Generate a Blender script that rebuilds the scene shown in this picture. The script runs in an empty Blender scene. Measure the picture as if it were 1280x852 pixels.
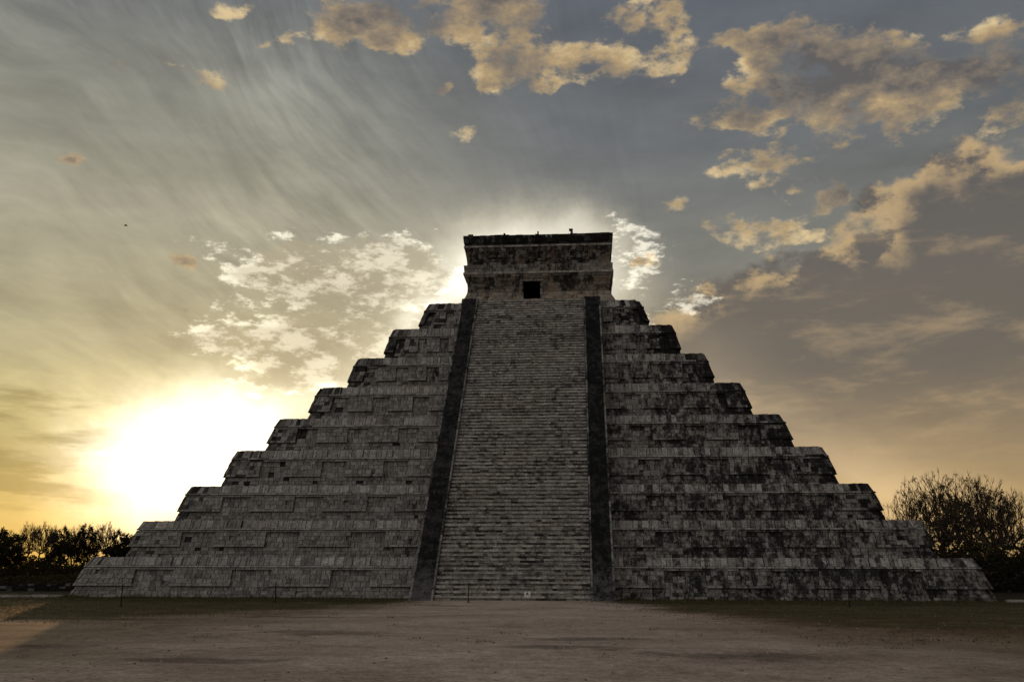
import bpy, math, random
from mathutils import Vector, Matrix, noise as mnoise
R=random.Random(11)
rad=math.radians
scene=bpy.context.scene
COL=scene.collection

# ------------------------------------------------------------------ camera
CAMX,CAMY,CAMZ=4.066,-83.285,1.594
YAW,PITCH,ROLL=rad(-4.382),rad(14.221),rad(.159); F=1136.36
Fv=Vector((math.sin(YAW)*math.cos(PITCH),math.cos(YAW)*math.cos(PITCH),math.sin(PITCH)))
Rv=Vector((math.cos(YAW),-math.sin(YAW),0)); Uv=Rv.cross(Fv)
Rv,Uv=math.cos(ROLL)*Rv+math.sin(ROLL)*Uv,-math.sin(ROLL)*Rv+math.cos(ROLL)*Uv
cd=bpy.data.cameras.new('camera'); cam=bpy.data.objects.new('camera',cd); COL.objects.link(cam)
cd.sensor_width=36; cd.lens=F/1280*36; cd.clip_start=.1; cd.clip_end=6000
M3=Matrix((Rv,Uv,-Fv)).transposed()
cam.matrix_world=Matrix.Translation((CAMX,CAMY,CAMZ))@M3.to_4x4()
scene.camera=cam
def direc(u,v):
    return (Fv+Rv*((u-640)/F)+Uv*((426-v)/F)).normalized()
def azel(u,v):
    d=direc(u,v); return math.degrees(math.atan2(d.x,d.y)),math.degrees(math.asin(d.z))

# ------------------------------------------------------------------ node helper
class G:
    def __init__(s,nt): s.nt=nt; s.n=nt.nodes; s.l=nt.links
    def new(s,t,**k):
        n=s.n.new(t)
        for a,b in k.items(): setattr(n,a,b)
        return n
    def put(s,sock,v):
        if isinstance(v,bpy.types.NodeSocket): s.l.new(v,sock)
        elif v is not None:
            if hasattr(sock.default_value,'__len__') and not hasattr(v,'__len__'): v=[v]*len(sock.default_value)
            if hasattr(v,'__len__') and len(v)==3 and len(sock.default_value)==4: v=(*v,1)
            sock.default_value=v
    def m(s,op,a,b=None,c=None,clamp=False):
        n=s.new('ShaderNodeMath',operation=op,use_clamp=clamp)
        for i,x in enumerate((a,b,c)): 
            if x is not None: s.put(n.inputs[i],x)
        return n.outputs[0]
    def vm(s,op,a,b=None,scale=None):
        n=s.new('ShaderNodeVectorMath',operation=op)
        s.put(n.inputs[0],a)
        if b is not None: s.put(n.inputs[1],b)
        if scale is not None: s.put(n.inputs['Scale'],scale)
        return n.outputs['Value'] if op in('LENGTH','DOT_PRODUCT') else n.outputs[0]
    def mix(s,f,a,b,mode='MIX',clamp=False):
        n=s.new('ShaderNodeMix',data_type='RGBA',blend_type=mode,clamp_result=clamp)
        s.put(n.inputs[0],f); s.put(n.inputs[6],a); s.put(n.inputs[7],b); return n.outputs[2]
    def sm(s,x,lo,hi,a=0,b=1,t='SMOOTHSTEP'):
        n=s.new('ShaderNodeMapRange',interpolation_type=t)
        s.put(n.inputs[0],x)
        for i,v in enumerate((lo,hi,a,b)): s.put(n.inputs[i+1],v)
        return n.outputs[0]
    def ramp(s,x,stops):
        n=s.new('ShaderNodeValToRGB'); s.put(n.inputs[0],x); e=n.color_ramp.elements
        while len(e)<len(stops): e.new(.5)
        for k,(p,c) in enumerate(stops): e[k].position=p; e[k].color=(*c,1)
        return n.outputs[0]
    def noise(s,v,scale=1,detail=4,rough=.5,dist=0,lac=2):
        n=s.new('ShaderNodeTexNoise'); s.put(n.inputs['Vector'],v)
        for k,x in(('Scale',scale),('Detail',detail),('Roughness',rough),('Distortion',dist),('Lacunarity',lac)): n.inputs[k].default_value=x
        return n.outputs[0]
    def mapv(s,v,loc=(0,0,0),rot=(0,0,0),sc=(1,1,1),t='POINT'):
        n=s.new('ShaderNodeMapping',vector_type=t); s.put(n.inputs[0],v)
        n.inputs['Location'].default_value=loc; n.inputs['Rotation'].default_value=rot; n.inputs['Scale'].default_value=sc
        return n.outputs[0]
    def xyz(s,v):
        n=s.new('ShaderNodeSeparateXYZ'); s.put(n.inputs[0],v); return n.outputs
    def cxyz(s,x,y,z):
        n=s.new('ShaderNodeCombineXYZ')
        for i,q in enumerate((x,y,z)): s.put(n.inputs[i],q)
        return n.outputs[0]
def lin(r,g,b):
    f=lambda c:(c/255/12.92 if c/255<=.04045 else ((c/255+.055)/1.055)**2.4)
    return (f(r),f(g),f(b))

# ------------------------------------------------------------------ sky
SUN_AZ,SUN_EL=azel(238,611)
w=bpy.data.worlds.new('World'); scene.world=w; w.use_nodes=True
w.node_tree.nodes.clear(); g=G(w.node_tree)
d=g.new('ShaderNodeTexCoord').outputs['Generated']
dx,dy,dz=g.xyz(d)[:3]
az=g.m('MULTIPLY',g.m('ARCTAN2',dx,dy),57.2958)
el=g.m('MULTIPLY',g.m('ARCSINE',dz),57.2958)
P=g.cxyz(az,el,1)
wob=g.new('ShaderNodeTexNoise'); g.put(wob.inputs['Vector'],d); wob.inputs['Scale'].default_value=9; wob.inputs['Detail'].default_value=5; wob.inputs['Roughness'].default_value=.6
wv=g.vm('SUBTRACT',wob.outputs['Color'],(.5,.5,.5))
PD=g.vm('ADD',P,g.vm('MULTIPLY',wv,(9,6,0)))
PS=g.vm('ADD',P,g.vm('MULTIPLY',wv,(6,4,0)))
K=.048
def blob(u,v,rx,ry,rot=0,amp=1,src=None):
    """soft ellipse on the sky, centred in azimuth and elevation"""
    a,e=azel(u,v); rx_=rx*K/max(.6,math.cos(rad(e))); ry_=ry*K; c_,s_=math.cos(rad(rot)),-math.sin(rad(rot))
    A=(c_/rx_,s_/rx_,-(c_*a+s_*e)/rx_); B=(-s_/ry_,c_/ry_,-(-s_*a+c_*e)/ry_)
    Q=src if src is not None else PD
    x=g.vm('DOT_PRODUCT',Q,A); y=g.vm('DOT_PRODUCT',Q,B)
    r=g.m('SQRT',g.m('MULTIPLY_ADD',x,x,g.m('MULTIPLY',y,y)))
    f=g.m('SUBTRACT',1,r,clamp=True)
    return g.m('MULTIPLY',g.m('MULTIPLY',f,f),amp)
ASP=2.1
PC=g.vm('MULTIPLY',PS,(1,ASP,0))
class Acc:
    """running sum of small round patches in a flattened sky space"""
    def __init__(s): s.v=0.
    def add(s,u,v,rx,ry,rot=0,amp=1):
        a,e=azel(u,v); rx=rx*2.05+8; ry=ry*2.1+6
        r=math.sqrt(rx*ry*ASP)*K/math.sqrt(max(.6,math.cos(rad(e))))
        n=g.new('ShaderNodeVectorMath',operation='DISTANCE'); g.put(n.inputs[0],PC); g.put(n.inputs[1],(a,e*ASP,0))
        f=g.m('MULTIPLY_ADD',n.outputs['Value'],-1/r,1,clamp=True)
        s.v=g.m('MULTIPLY_ADD',g.m('MULTIPLY',f,amp),f,s.v)
def addall(L):
    r=L[0]
    for x in L[1:]: r=g.m('ADD',r,x)
    return r
e01=g.m('DIVIDE',el,60,clamp=True)
S=lambda deg:deg/60
left=g.ramp(e01,[(0,lin(188,150,66)),(S(3),lin(192,166,88)),(S(7),lin(164,152,94)),(S(13),lin(165,158,126)),(S(20),lin(161,157,137)),(S(27),lin(142,142,131)),(S(34),lin(104,107,109)),(1,lin(92,96,102))])
right=g.ramp(e01,[(0,lin(192,156,100)),(S(3),lin(192,160,108)),(S(7),lin(164,141,105)),(S(12),lin(138,126,105)),(S(19),lin(128,127,119)),(S(26),lin(108,111,113)),(S(34),lin(94,99,106)),(1,lin(90,96,105))])
base=g.mix(g.sm(az,-24,2),left,right)
# physical daylight sky, faint under the cloud veil
sk=g.new('ShaderNodeTexSky',sky_type='NISHITA',sun_disc=False)
sk.sun_elevation=rad(SUN_EL); sk.sun_rotation=rad(SUN_AZ); sk.dust_density=2
# the sky behind the camera, already bright and grey
back=g.sm(g.m('ABSOLUTE',az),50,110)
base=g.mix(back,base,g.ramp(e01,[(0,(.49,.46,.43)),(.3,(.61,.59,.57)),(1,(.58,.58,.59))]))
# cirrus streaks fanning over the left part
ax,ay=azel(900,640)
rel=g.vm('SUBTRACT',P,(ax,ay,0)); rx,ry,_=g.xyz(rel)[:3]
rr=g.vm('LENGTH',g.vm('MULTIPLY',rel,(1,1,0))); ph=g.m('ARCTAN2',ry,g.m('MULTIPLY',rx,-1))
warp=g.m('MULTIPLY',g.m('SUBTRACT',g.noise(d,2.2,3,.5),.5),.34)
ph=g.m('ADD',ph,warp)
st=g.noise(g.cxyz(g.m('MULTIPLY',ph,9),g.m('MULTIPLY',rr,.075),.3),1,8,.6,.35)
st2=g.noise(g.cxyz(g.m('MULTIPLY',ph,34),g.m('MULTIPLY',rr,.2),.9),1,5,.6,.3)
stm=g.m('MULTIPLY',g.m('SUBTRACT',1,g.sm(az,-4,10)),g.sm(el,1,6,.35,1))
sv=g.m('ADD',g.m('MULTIPLY',g.m('SUBTRACT',st,.47),1.1),g.m('MULTIPLY',g.m('SUBTRACT',st2,.48),1.15))
pat=g.sm(g.noise(d,4.2,4,.5),.38,.62,.45,1.)
sv=g.m('MULTIPLY',g.m('MULTIPLY',sv,stm),g.m('MULTIPLY',pat,g.sm(az,-22,-6,1.0,.42)))
base=g.mix(1,base,g.vm('ADD',(1,1,1),g.vm('SCALE',(1,.97,.88),scale=sv)),'MULTIPLY')
# broad unevenness
bn=g.sm(g.noise(g.mapv(d,sc=(1,1,3.2)),4.5,6,.6),.3,.7,.80,1.2,'LINEAR')
base=g.mix(1,base,g.cxyz(bn,bn,bn),'MULTIPLY')
# brightness round the sun and where thin cloud is lit from behind
glow=addall([blob(225,575,205,155,-4,1.9,PS),blob(225,545,420,230,-8,.26,PS),blob(280,530,150,90,-10,.7,PS),blob(330,560,130,110,0,.5,PS),blob(410,490,170,70,-38,.42,PS),blob(500,415,170,80,-38,.5,PS),blob(565,365,110,80,-20,.5,PS),
 g.m('MULTIPLY',g.sm(blob(672,335,205,135,0,1,PS),.0,.40),.5),blob(790,350,90,70,0,.25,PS),blob(560,320,200,150,-15,.18,PS)])
gc=g.mix(g.sm(glow,.05,.8),(1.0,.88,.60),(1.15,1.08,.90))
base=g.vm('ADD',base,g.vm('SCALE',gc,scale=glow))
warm=addall([blob(940,500,330,60,43,.16,P),blob(1090,560,190,90,30,.2,P),blob(40,650,260,70,0,.2,P),blob(1180,610,300,90,0,.12,P)])
base=g.vm('ADD',base,g.vm('SCALE',(1,.68,.33),scale=g.m('MULTIPLY',warm,.6)))
# --- cumulus
dn=g.mapv(d,sc=(1,1,1.7))
off=Vector((-.022,0,-.03))
def fb(vec,sc,det=9,ro=.58): return g.noise(vec,sc,det,ro)
n1=fb(dn,12,8,.62); n2=fb(g.vm('ADD',dn,tuple(off)),12,6,.62)
relf=g.m('SUBTRACT',n1,n2)
_c=Acc()
for a_ in (
 (440,18,60,34,25,0.5),
 (497,40,40,20,30,0.3),
 (560,25,70,26,15,0.42),
 (640,66,80,26,6,0.5),
 (650,79,50,19,4,0.55),
 (730,85,50,19,4,0.55),
 (755,79,43,17,-5,0.48),
 (825,73,43,17,-5,0.48),
 (835,22,48,24,10,0.45),
 (915,48,26,14,-10,0.4),
 (645,6,68,19,0,0.36),
 (755,6,68,19,0,0.36),
 (1012,60,52,44,0,0.75),
 (1045,105,62,40,0,0.8),
 (1120,112,80,40,0,0.85),
 (1205,100,90,46,0,0.9),
 (1265,75,60,46,0,0.85),
 (1062,150,46,20,0,0.62),
 (1150,150,50,18,0,0.55),
 (905,122,38,11,0,0.45),
 (930,148,28,9,0,0.34),
 (925,205,40,17,0,0.6),
 (980,190,44,16,0,0.5),
 (1000,222,50,18,0,0.62),
 (1045,244,32,9,0,0.5),
 (845,257,40,10,0,0.58),
 (895,282,40,13,0,0.52),
 (950,298,46,14,0,0.5),
 (1005,288,38,11,0,0.42),
 (815,325,30,7,0,0.4),
 (238,98,32,12,10,0.55),
 (140,90,22,12,20,0.2),
 (252,213,18,7,10,0.45),
 (350,50,18,7,10,0.36),
 (285,5,30,8,0,0.38),
 (555,118,24,7,0,0.45),
 (610,118,15,6,0,0.4),
 (695,118,14,7,0,0.42),
 (595,165,16,8,0,0.3),
 (215,318,28,10,10,0.36),
 (70,203,14,5,0,0.38),
 (225,392,18,6,0,0.42),
 ): _c.add(*a_)
cov=_c.v
n1f=g.noise(dn,34,5,.6)
n1c=g.m('ADD',g.m('ADD',.5,g.m('MULTIPLY',g.m('SUBTRACT',n1f,.5),.9)),g.m('MULTIPLY',g.m('SUBTRACT',n1,.5),3.0))
lo=g.m('ADD',n1c,g.m('MULTIPLY',g.m('ADD',g.m('MINIMUM',g.m('MULTIPLY',cov,2.0),.58),g.m('MULTIPLY',g.m('MINIMUM',cov,2.2),.23)),1.0))
cm=g.m('MULTIPLY',g.sm(lo,.90,1.34),g.sm(cov,.0,.10))
thick=g.sm(g.m('ADD',lo,g.m('MULTIPLY',cov,.3)),1.1,1.7)
big=g.noise(g.mapv(d,loc=(5,2,1),sc=(1,1,1.8)),6.5,4,.5)
lit=g.m('ADD',g.m('MULTIPLY',relf,2.3),g.m('ADD',.70,g.m('MULTIPLY',g.m('SUBTRACT',big,.5),1.5)))
lit=g.m('SUBTRACT',lit,g.m('MULTIPLY',thick,.42),clamp=True)
ccol=g.ramp(lit,[(.08,lin(97,93,92)),(.42,lin(142,127,108)),(.72,lin(186,160,118)),(1,lin(226,200,152))])
base=g.mix(g.m('MULTIPLY',cm,.93),base,ccol)
# --- the long cloud bank on the right
def sock_line(u0,v0,u1,v1):
    a0,e0=azel(u0,v0); a1,e1=azel(u1,v1)
    L=math.hypot(a1-a0,e1-e0); nx,ny=-(e1-e0)/L,(a1-a0)/L
    return lambda Q:(g.vm('DOT_PRODUCT',g.vm('SUBTRACT',Q,(a0,e0,0)),(nx,ny,0)))   # + above the line
ln=sock_line(805,372,1280,165)
PB=g.vm('ADD',P,g.vm('MULTIPLY',wv,(9,9,0)))
dist=g.m('SUBTRACT',0,ln(PB))                    # degrees below the upper edge
bulge=g.m('MULTIPLY',g.m('SUBTRACT',g.noise(dn,7,6,.6),.5),7)
dist=g.m('ADD',dist,bulge)
bm=g.m('MULTIPLY',g.sm(dist,-.1,1.1),g.sm(az,3.5,6))
lower=g.sm(el,2.5,9)
bcol=g.mix(g.sm(el,3,13),lin(168,142,106),lin(106,98,89))
bcol=g.mix(g.sm(el,14,24),bcol,lin(94,90,88))
stn=g.noise(g.mapv(d,rot=(0,rad(14),0),sc=(1,1,3.6)),7.5,7,.62,.2)
bcol=g.mix(g.m('MULTIPLY',g.sm(stn,.50,.72),.5),bcol,lin(186,158,120))
bcol=g.mix(g.m('MULTIPLY',g.sm(stn,.46,.3),.4),bcol,lin(96,90,86))
rim=g.m('MULTIPLY',g.sm(dist,3.4,.4),g.sm(g.m('ADD',relf,g.m('MULTIPLY',g.m('SUBTRACT',n1,.5),.5)),-.12,.07))
bcol=g.mix(g.m('MULTIPLY',rim,.85),bcol,lin(212,180,130))
base=g.mix(g.m('MULTIPLY',g.m('MULTIPLY',bm,lower),.92),base,bcol)
edge=addall([blob(900,480,200,110,45,.13,PS),blob(1060,590,230,110,25,.20,PS)])
base=g.vm('ADD',base,g.vm('SCALE',(1,.76,.46),scale=edge))
# --- small bright puffs between the sun and the temple
_c=Acc()
for a_ in (
 (350,330,110,42,12,0.62),
 (365,345,68,32,5,0.6),
 (475,355,68,32,5,0.6),
 (420,313,37,19,10,0.5),
 (480,323,37,19,10,0.5),
 (510,318,50,26,0,0.5),
 (270,425,37,17,5,0.55),
 (330,431,37,17,5,0.55),
 (410,400,90,34,10,0.6),
 (286,432,68,27,8,0.5),
 (394,448,68,27,8,0.5),
 (430,440,90,40,0,0.55),
 (480,380,70,26,0,0.5),
 (520,345,60,20,0,0.45),
 (295,485,43,15,0,0.5),
 (365,485,43,15,0,0.5),
 (395,455,70,22,0,0.5),
 (440,296,30,9,0,0.4),
 (480,345,40,14,0,0.35),
 (785,300,60,24,-20,0.55),
 (800,350,60,34,0,0.5),
 (813,400,43,21,-25,0.4),
 (877,370,43,21,-25,0.4),
 ): _c.add(*a_)
cov2=_c.v
n3=fb(g.mapv(d,loc=(3,1,2),sc=(1,1,2.2)),30,6,.68); n3=g.m('ADD',.5,g.m('MULTIPLY',g.m('SUBTRACT',n3,.5),2.2))
m2=g.m('MULTIPLY',g.sm(g.m('ADD',n3,g.m('MINIMUM',g.m('MULTIPLY',cov2,1.5),.55)),.96,1.30),g.sm(cov2,.0,.08))
lw=g.noise(g.mapv(d,loc=(4,4,4),sc=(1,1,6)),5.5,6,.6)
lwm=g.m('MULTIPLY',g.m('MULTIPLY',g.sm(lw,.48,.62),g.sm(az,-26,-31)),g.m('MULTIPLY',g.sm(el,1.5,4),g.sm(el,15,9)))
base=g.mix(g.m('MULTIPLY',lwm,.6),base,lin(122,114,72))
base=g.vm('ADD',base,g.vm('SCALE',(.62,.58,.47),scale=m2))
m3=g.m('MULTIPLY',g.sm(g.m('ADD',g.noise(g.mapv(d,loc=(7,3,5),sc=(1,1,4.5)),12,6,.55),cov2),.95,1.15),.42)
base=g.mix(m3,base,lin(178,166,138))
stw=g.noise(g.mapv(d,loc=(1,9,2),sc=(1,1,5)),8,7,.6,.2)
base=g.mix(g.m('MULTIPLY',g.sm(stw,.52,.7),g.m('MULTIPLY',g.sm(el,20,6),.35)),base,g.mix(1,base,(1.28,1.24,1.15),'MULTIPLY'))
final=g.vm('ADD',g.vm('SCALE',base,scale=9.6),g.vm('SCALE',sk.outputs[0],scale=.06))
bg=g.new('ShaderNodeBackground'); g.put(bg.inputs[0],final); bg.inputs[1].default_value=.1
wo=g.new('ShaderNodeOutputWorld'); g.l.new(bg.outputs[0],wo.inputs[0])
w.cycles.sampling_method='MANUAL'; w.cycles.sample_map_resolution=512

sl=bpy.data.lights.new('sun','SUN'); sl.energy=2.0; sl.angle=rad(.5); sl.color=(1,.56,.26)
so=bpy.data.objects.new('sun',sl); COL.objects.link(so)
sd=Vector((math.sin(rad(SUN_AZ))*math.cos(rad(SUN_EL)),math.cos(rad(SUN_AZ))*math.cos(rad(SUN_EL)),math.sin(rad(SUN_EL))))
so.rotation_euler=sd.to_track_quat('Z','Y').to_euler()

# ------------------------------------------------------------------ materials
def mat(name):
    m=bpy.data.materials.new(name); m.use_nodes=True; m.node_tree.nodes.clear(); q=G(m.node_tree)
    p=q.new('ShaderNodeBsdfPrincipled'); o=q.new('ShaderNodeOutputMaterial'); q.l.new(p.outputs[0],o.inputs[0])
    p.inputs['Roughness'].default_value=.92; p.inputs['Specular IOR Level'].default_value=.06
    return m,q,p
def stone_mat(name,dark,light,stain,black,bias=0.,xb=.0,zsoot=None,ochre=None,bump=.6):
    m,q,p=mat(name)
    oc=q.new('ShaderNodeTexCoord').outputs['Object']
    at=q.new('ShaderNodeAttribute',attribute_name='tone',attribute_type='GEOMETRY').outputs['Fac']
    x,y,z=q.xyz(oc)[:3]
    c=q.mix(at,dark,light)
    mo=q.noise(oc,3.1,8,.68); c=q.mix(1,c,q.ramp(mo,[(.28,(.50,.50,.50)),(.5,(.92,.92,.92)),(.72,(1.3,1.28,1.24))]),'MULTIPLY')
    hue=q.noise(oc,.35,3,.5); c=q.mix(q.sm(hue,.45,.7,0,.2),c,q.mix(1,c,(1.15,.93,.80),'MULTIPLY'))
    if ochre:
        oz=q.noise(q.mapv(oc,sc=(1,1,.5)),.9,6,.65); c=q.mix(q.sm(oz,.42,.62,0,.8),c,ochre)
    # water runs and lichen: tall streaks broken up by smaller patches
    s1=q.noise(q.mapv(oc,sc=(1,1,.3)),2.4,7,.7)
    s2=q.noise(oc,.42,5,.6)
    s3=q.noise(oc,5.5,5,.7)
    v=q.m('ADD',q.m('ADD',q.m('MULTIPLY',s1,.95),q.m('MULTIPLY',s2,.55)),q.m('MULTIPLY',s3,.55))
    v=q.m('ADD',v,q.m('MULTIPLY',q.m('SUBTRACT',.5,at),.15))
    v=q.m('ADD',v,bias)
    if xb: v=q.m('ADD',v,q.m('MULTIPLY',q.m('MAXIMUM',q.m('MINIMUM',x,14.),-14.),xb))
    if zsoot:
        z0,z1,amt=zsoot; v=q.m('ADD',v,q.sm(z,z0,z1,0,amt))
    c=q.mix(q.m('MULTIPLY',q.sm(v,1.0,1.24),stain),c,black)
    c=q.mix(q.sm(q.m('ADD',at,q.m('MULTIPLY',q.m('SUBTRACT',s3,.5),.5)),.02,-.4,0,.93),c,black)  # lowest tones go black: corner lichen and the shade painted under blocks
    fine=q.noise(oc,13,4,.75); c=q.mix(1,c,q.ramp(fine,[(.32,(.45,.45,.45)),(.68,(1.5,1.5,1.5))]),'MULTIPLY')
    q.put(p.inputs['Base Color'],c)
    b=q.new('ShaderNodeBump'); b.inputs['Strength'].default_value=bump; b.inputs['Distance'].default_value=.05
    h=q.m('ADD',q.noise(oc,9,6,.7),q.m('MULTIPLY',mo,1.0)); q.put(b.inputs['Height'],h)
    q.l.new(b.outputs[0],p.inputs['Normal'])
    return m
BLK=(.012,.011,.010)
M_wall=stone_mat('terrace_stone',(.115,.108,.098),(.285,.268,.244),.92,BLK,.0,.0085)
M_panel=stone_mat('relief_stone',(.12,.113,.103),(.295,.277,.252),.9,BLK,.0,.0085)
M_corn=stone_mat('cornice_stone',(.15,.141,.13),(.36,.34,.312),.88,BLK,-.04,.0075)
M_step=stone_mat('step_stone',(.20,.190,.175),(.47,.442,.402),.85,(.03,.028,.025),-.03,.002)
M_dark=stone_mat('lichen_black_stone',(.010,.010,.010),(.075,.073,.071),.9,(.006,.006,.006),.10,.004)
M_rail=stone_mat('edge_stone',(.08,.076,.072),(.22,.21,.20),.9,(.014,.014,.014),.06)
M_core,qc,pc=mat('dark_mortar'); pc.inputs['Base Color'].default_value=(.035,.032,.029,1)
M_temple=stone_mat('temple_stone',(.10,.088,.075),(.27,.24,.205),.9,BLK,.06,.0,None,(.21,.155,.11))
M_frieze=stone_mat('frieze_stone',(.09,.082,.075),(.25,.23,.205),.92,BLK,.11,.0,None,(.155,.11,.085))
M_mould=stone_mat('moulding_stone',(.16,.145,.13),(.38,.35,.31),.9,BLK,.0)
M_cap=stone_mat('cap_stone',(.03,.028,.026),(.10,.094,.088),.92,BLK,.16)
M_flare=stone_mat('temple_base_stone',(.15,.132,.11),(.33,.295,.25),.85,BLK,.03,.0,None,(.26,.20,.14))

# ground: trodden earth, thin grass by the pyramid
def gmask(q,x,y,oc):
    # 1 = grass.  Left lawn: x<-3 and y>-52 ; right lawn: x>7, y>-56 ; a bare fan runs up to the stair
    n=q.noise(q.mapv(oc,sc=(.6,1,1)),.14,6,.62); n2=q.noise(q.mapv(oc,sc=(.5,1,1)),.5,6,.66)
    wb=q.m('ADD',q.m('MULTIPLY',q.m('SUBTRACT',n,.5),16),q.m('MULTIPLY',q.m('SUBTRACT',n2,.5),9))
    yy=q.m('ADD',y,wb)
    # fan half width grows towards the camera
    lft=q.m('SUBTRACT',q.m('SUBTRACT',-3.2,x),q.m('MULTIPLY',q.m('MAXIMUM',q.m('SUBTRACT',-34.,yy),0.),.42))
    rgt=q.m('SUBTRACT',q.m('SUBTRACT',x,3.6),q.m('MULTIPLY',q.m('MAXIMUM',q.m('SUBTRACT',-33.,yy),0.),.26))
    e=q.m('MAXIMUM',lft,rgt)
    e=q.m('ADD',e,q.m('MULTIPLY',wb,.35))
    mk=q.m('MULTIPLY',q.sm(e,-1.5,5),q.sm(yy,-66,-43))
    br=q.noise(q.mapv(oc,sc=(.6,1,1)),.9,8,.74); mk=q.sm(q.m('ADD',mk,q.m('MULTIPLY',q.m('SUBTRACT',br,.5),2.)),.15,.85)
    return mk
M_ground,q,p=mat('earth_and_grass')
oc=q.new('ShaderNodeTexCoord').outputs['Object']; x,y,z=q.xyz(oc)[:3]
mk=gmask(q,x,y,oc)
n=q.noise(q.mapv(oc,sc=(.8,1,1)),.30,9,.68)
soil=q.ramp(n,[(.30,(.24,.182,.142)),(.5,(.36,.282,.226)),(.70,(.47,.38,.31))])
soil=q.mix(q.m('MULTIPLY',q.sm(x,4,16),q.sm(y,-64,-52)),soil,q.mix(1,soil,(.55,.38,.31),'MULTIPLY'))
for hx,hy,rx_,ry_ in((-2.8,-58.8,2.6,1.3),(4.0,-59.6,2.2,1.0),(-2.6,-39,2.,1.2),(3.5,-63,2.6,.7),(-9,-63,3.5,1.2),(-14,-52,7,1.1),(-24,-50,6,1.4),(-6,-50,3,.8),(7,-64.5,2.5,.9),(-3.,-66,2.5,.8)):
    hq=q.mapv(q.vm('ADD',oc,q.cxyz(q.m('MULTIPLY',q.m('SUBTRACT',q.noise(oc,.7,6,.65),.5),3.5),q.m('MULTIPLY',q.m('SUBTRACT',q.noise(oc,.9,6,.65),.5),2.5),0)),(hx,hy,0),(0,0,0),(rx_,ry_,50),'TEXTURE')
    hn=q.new('ShaderNodeTexGradient',gradient_type='SPHERICAL'); q.put(hn.inputs[0],hq)
    soil=q.mix(q.sm(hn.outputs['Fac'],.0,.7,0,.6),soil,(.075,.055,.042))
soil=q.mix(q.sm(q.m('ADD',q.m('ABSOLUTE',q.m('SUBTRACT',x,2.5)),q.m('MULTIPLY',q.m('SUBTRACT',q.noise(oc,.22,5,.6),.5),14)),4,13,0,1),soil,q.mix(1,soil,(.50,.49,.42),'MULTIPLY'))
fn=q.noise(oc,14,6,.75); soil=q.mix(1,soil,q.ramp(fn,[(.3,(.5,.5,.5)),(.7,(1.4,1.4,1.4))]),'MULTIPLY')
soil=q.mix(1,soil,q.ramp(q.noise(oc,2.6,8,.8),[(.32,(.6,.59,.58)),(.5,(1,1,1)),(.68,(1.35,1.35,1.35))]),'MULTIPLY')
gn=q.noise(q.mapv(oc,sc=(.6,1,1)),.9,7,.65)
gr=q.ramp(gn,[(.3,(.034,.028,.014)),(.5,(.066,.052,.027)),(.70,(.125,.092,.055))])
gr=q.mix(1,gr,q.ramp(q.noise(oc,20,5,.75),[(.3,(.6,.6,.6)),(.7,(1.35,1.35,1.35))]),'MULTIPLY')
c=q.mix(mk,soil,gr)
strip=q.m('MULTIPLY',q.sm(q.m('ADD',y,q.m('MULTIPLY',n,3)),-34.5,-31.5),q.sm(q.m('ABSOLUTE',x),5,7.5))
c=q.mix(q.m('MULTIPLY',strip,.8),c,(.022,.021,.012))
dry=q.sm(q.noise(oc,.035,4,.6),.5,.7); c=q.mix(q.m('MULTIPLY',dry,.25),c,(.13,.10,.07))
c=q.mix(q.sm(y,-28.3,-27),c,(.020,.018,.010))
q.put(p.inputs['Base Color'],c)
b=q.new('ShaderNodeBump'); b.inputs['Strength'].default_value=1; b.inputs['Distance'].default_value=.04
q.put(b.inputs['Height'],q.m('ADD',q.noise(oc,5,8,.75),q.m('MULTIPLY',q.noise(oc,30,4,.7),.4))); q.l.new(b.outputs[0],p.inputs['Normal'])

def simple(name,col,var=.3,scale=8,rough=.9,metal=0):
    m,q,p=mat(name); oc=q.new('ShaderNodeTexCoord').outputs['Object']
    n=q.noise(oc,scale,6,.65)
    q.put(p.inputs['Base Color'],q.mix(n,tuple(v*(1-var) for v in col),tuple(v*(1+var) for v in col)))
    p.inputs['Roughness'].default_value=rough; p.inputs['Metallic'].default_value=metal
    b=q.new('ShaderNodeBump'); b.inputs['Strength'].default_value=.4; b.inputs['Distance'].default_value=.01; q.put(b.inputs['Height'],n); q.l.new(b.outputs[0],p.inputs['Normal'])
    return m
M_bark=simple('bark',(.055,.042,.032),.4,3)
def leafmat(name,col):
    m,q,p=mat(name); r=q.new('ShaderNodeAttribute',attribute_name='tone',attribute_type='GEOMETRY').outputs['Fac']
    q.put(p.inputs['Base Color'],q.mix(r,tuple(v*.5 for v in col),tuple(v*1.5 for v in col)))
    t=q.new('ShaderNodeBsdfTranslucent'); t.inputs[0].default_value=(col[0]*1.3,col[1]*1.2,col[2]*.7,1)
    ms=q.new('ShaderNodeMixShader'); ms.inputs[0].default_value=.3
    out=[n for n in q.n if n.type=='OUTPUT_MATERIAL'][0]
    q.l.new(p.outputs[0],ms.inputs[1]); q.l.new(t.outputs[0],ms.inputs[2]); q.l.new(ms.outputs[0],out.inputs[0])
    return m
M_leafdry=leafmat('dry_leaf',(.075,.05,.022)); M_leafgr=leafmat('green_leaf',(.030,.028,.014))
M_iron=simple('rusty_iron',(.02,.017,.015),.4,20,.7,.3)
M_white=simple('sign_paint',(.62,.62,.60),.1,12,.5)
M_black=simple('black_paint',(.02,.02,.02),.2,12,.5)
M_galv=simple('sign_post_steel',(.22,.22,.22),.2,12,.5,.6)
M_grass=leafmat('grass_blade',(.095,.080,.038))
M_peb=stone_mat('pebble',(.10,.08,.065),(.36,.31,.26),.2,BLK,-.2)
M_kerb=stone_mat('kerb_stone',(.20,.18,.16),(.40,.37,.33),.5,(.04,.04,.035),-.1)
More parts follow.
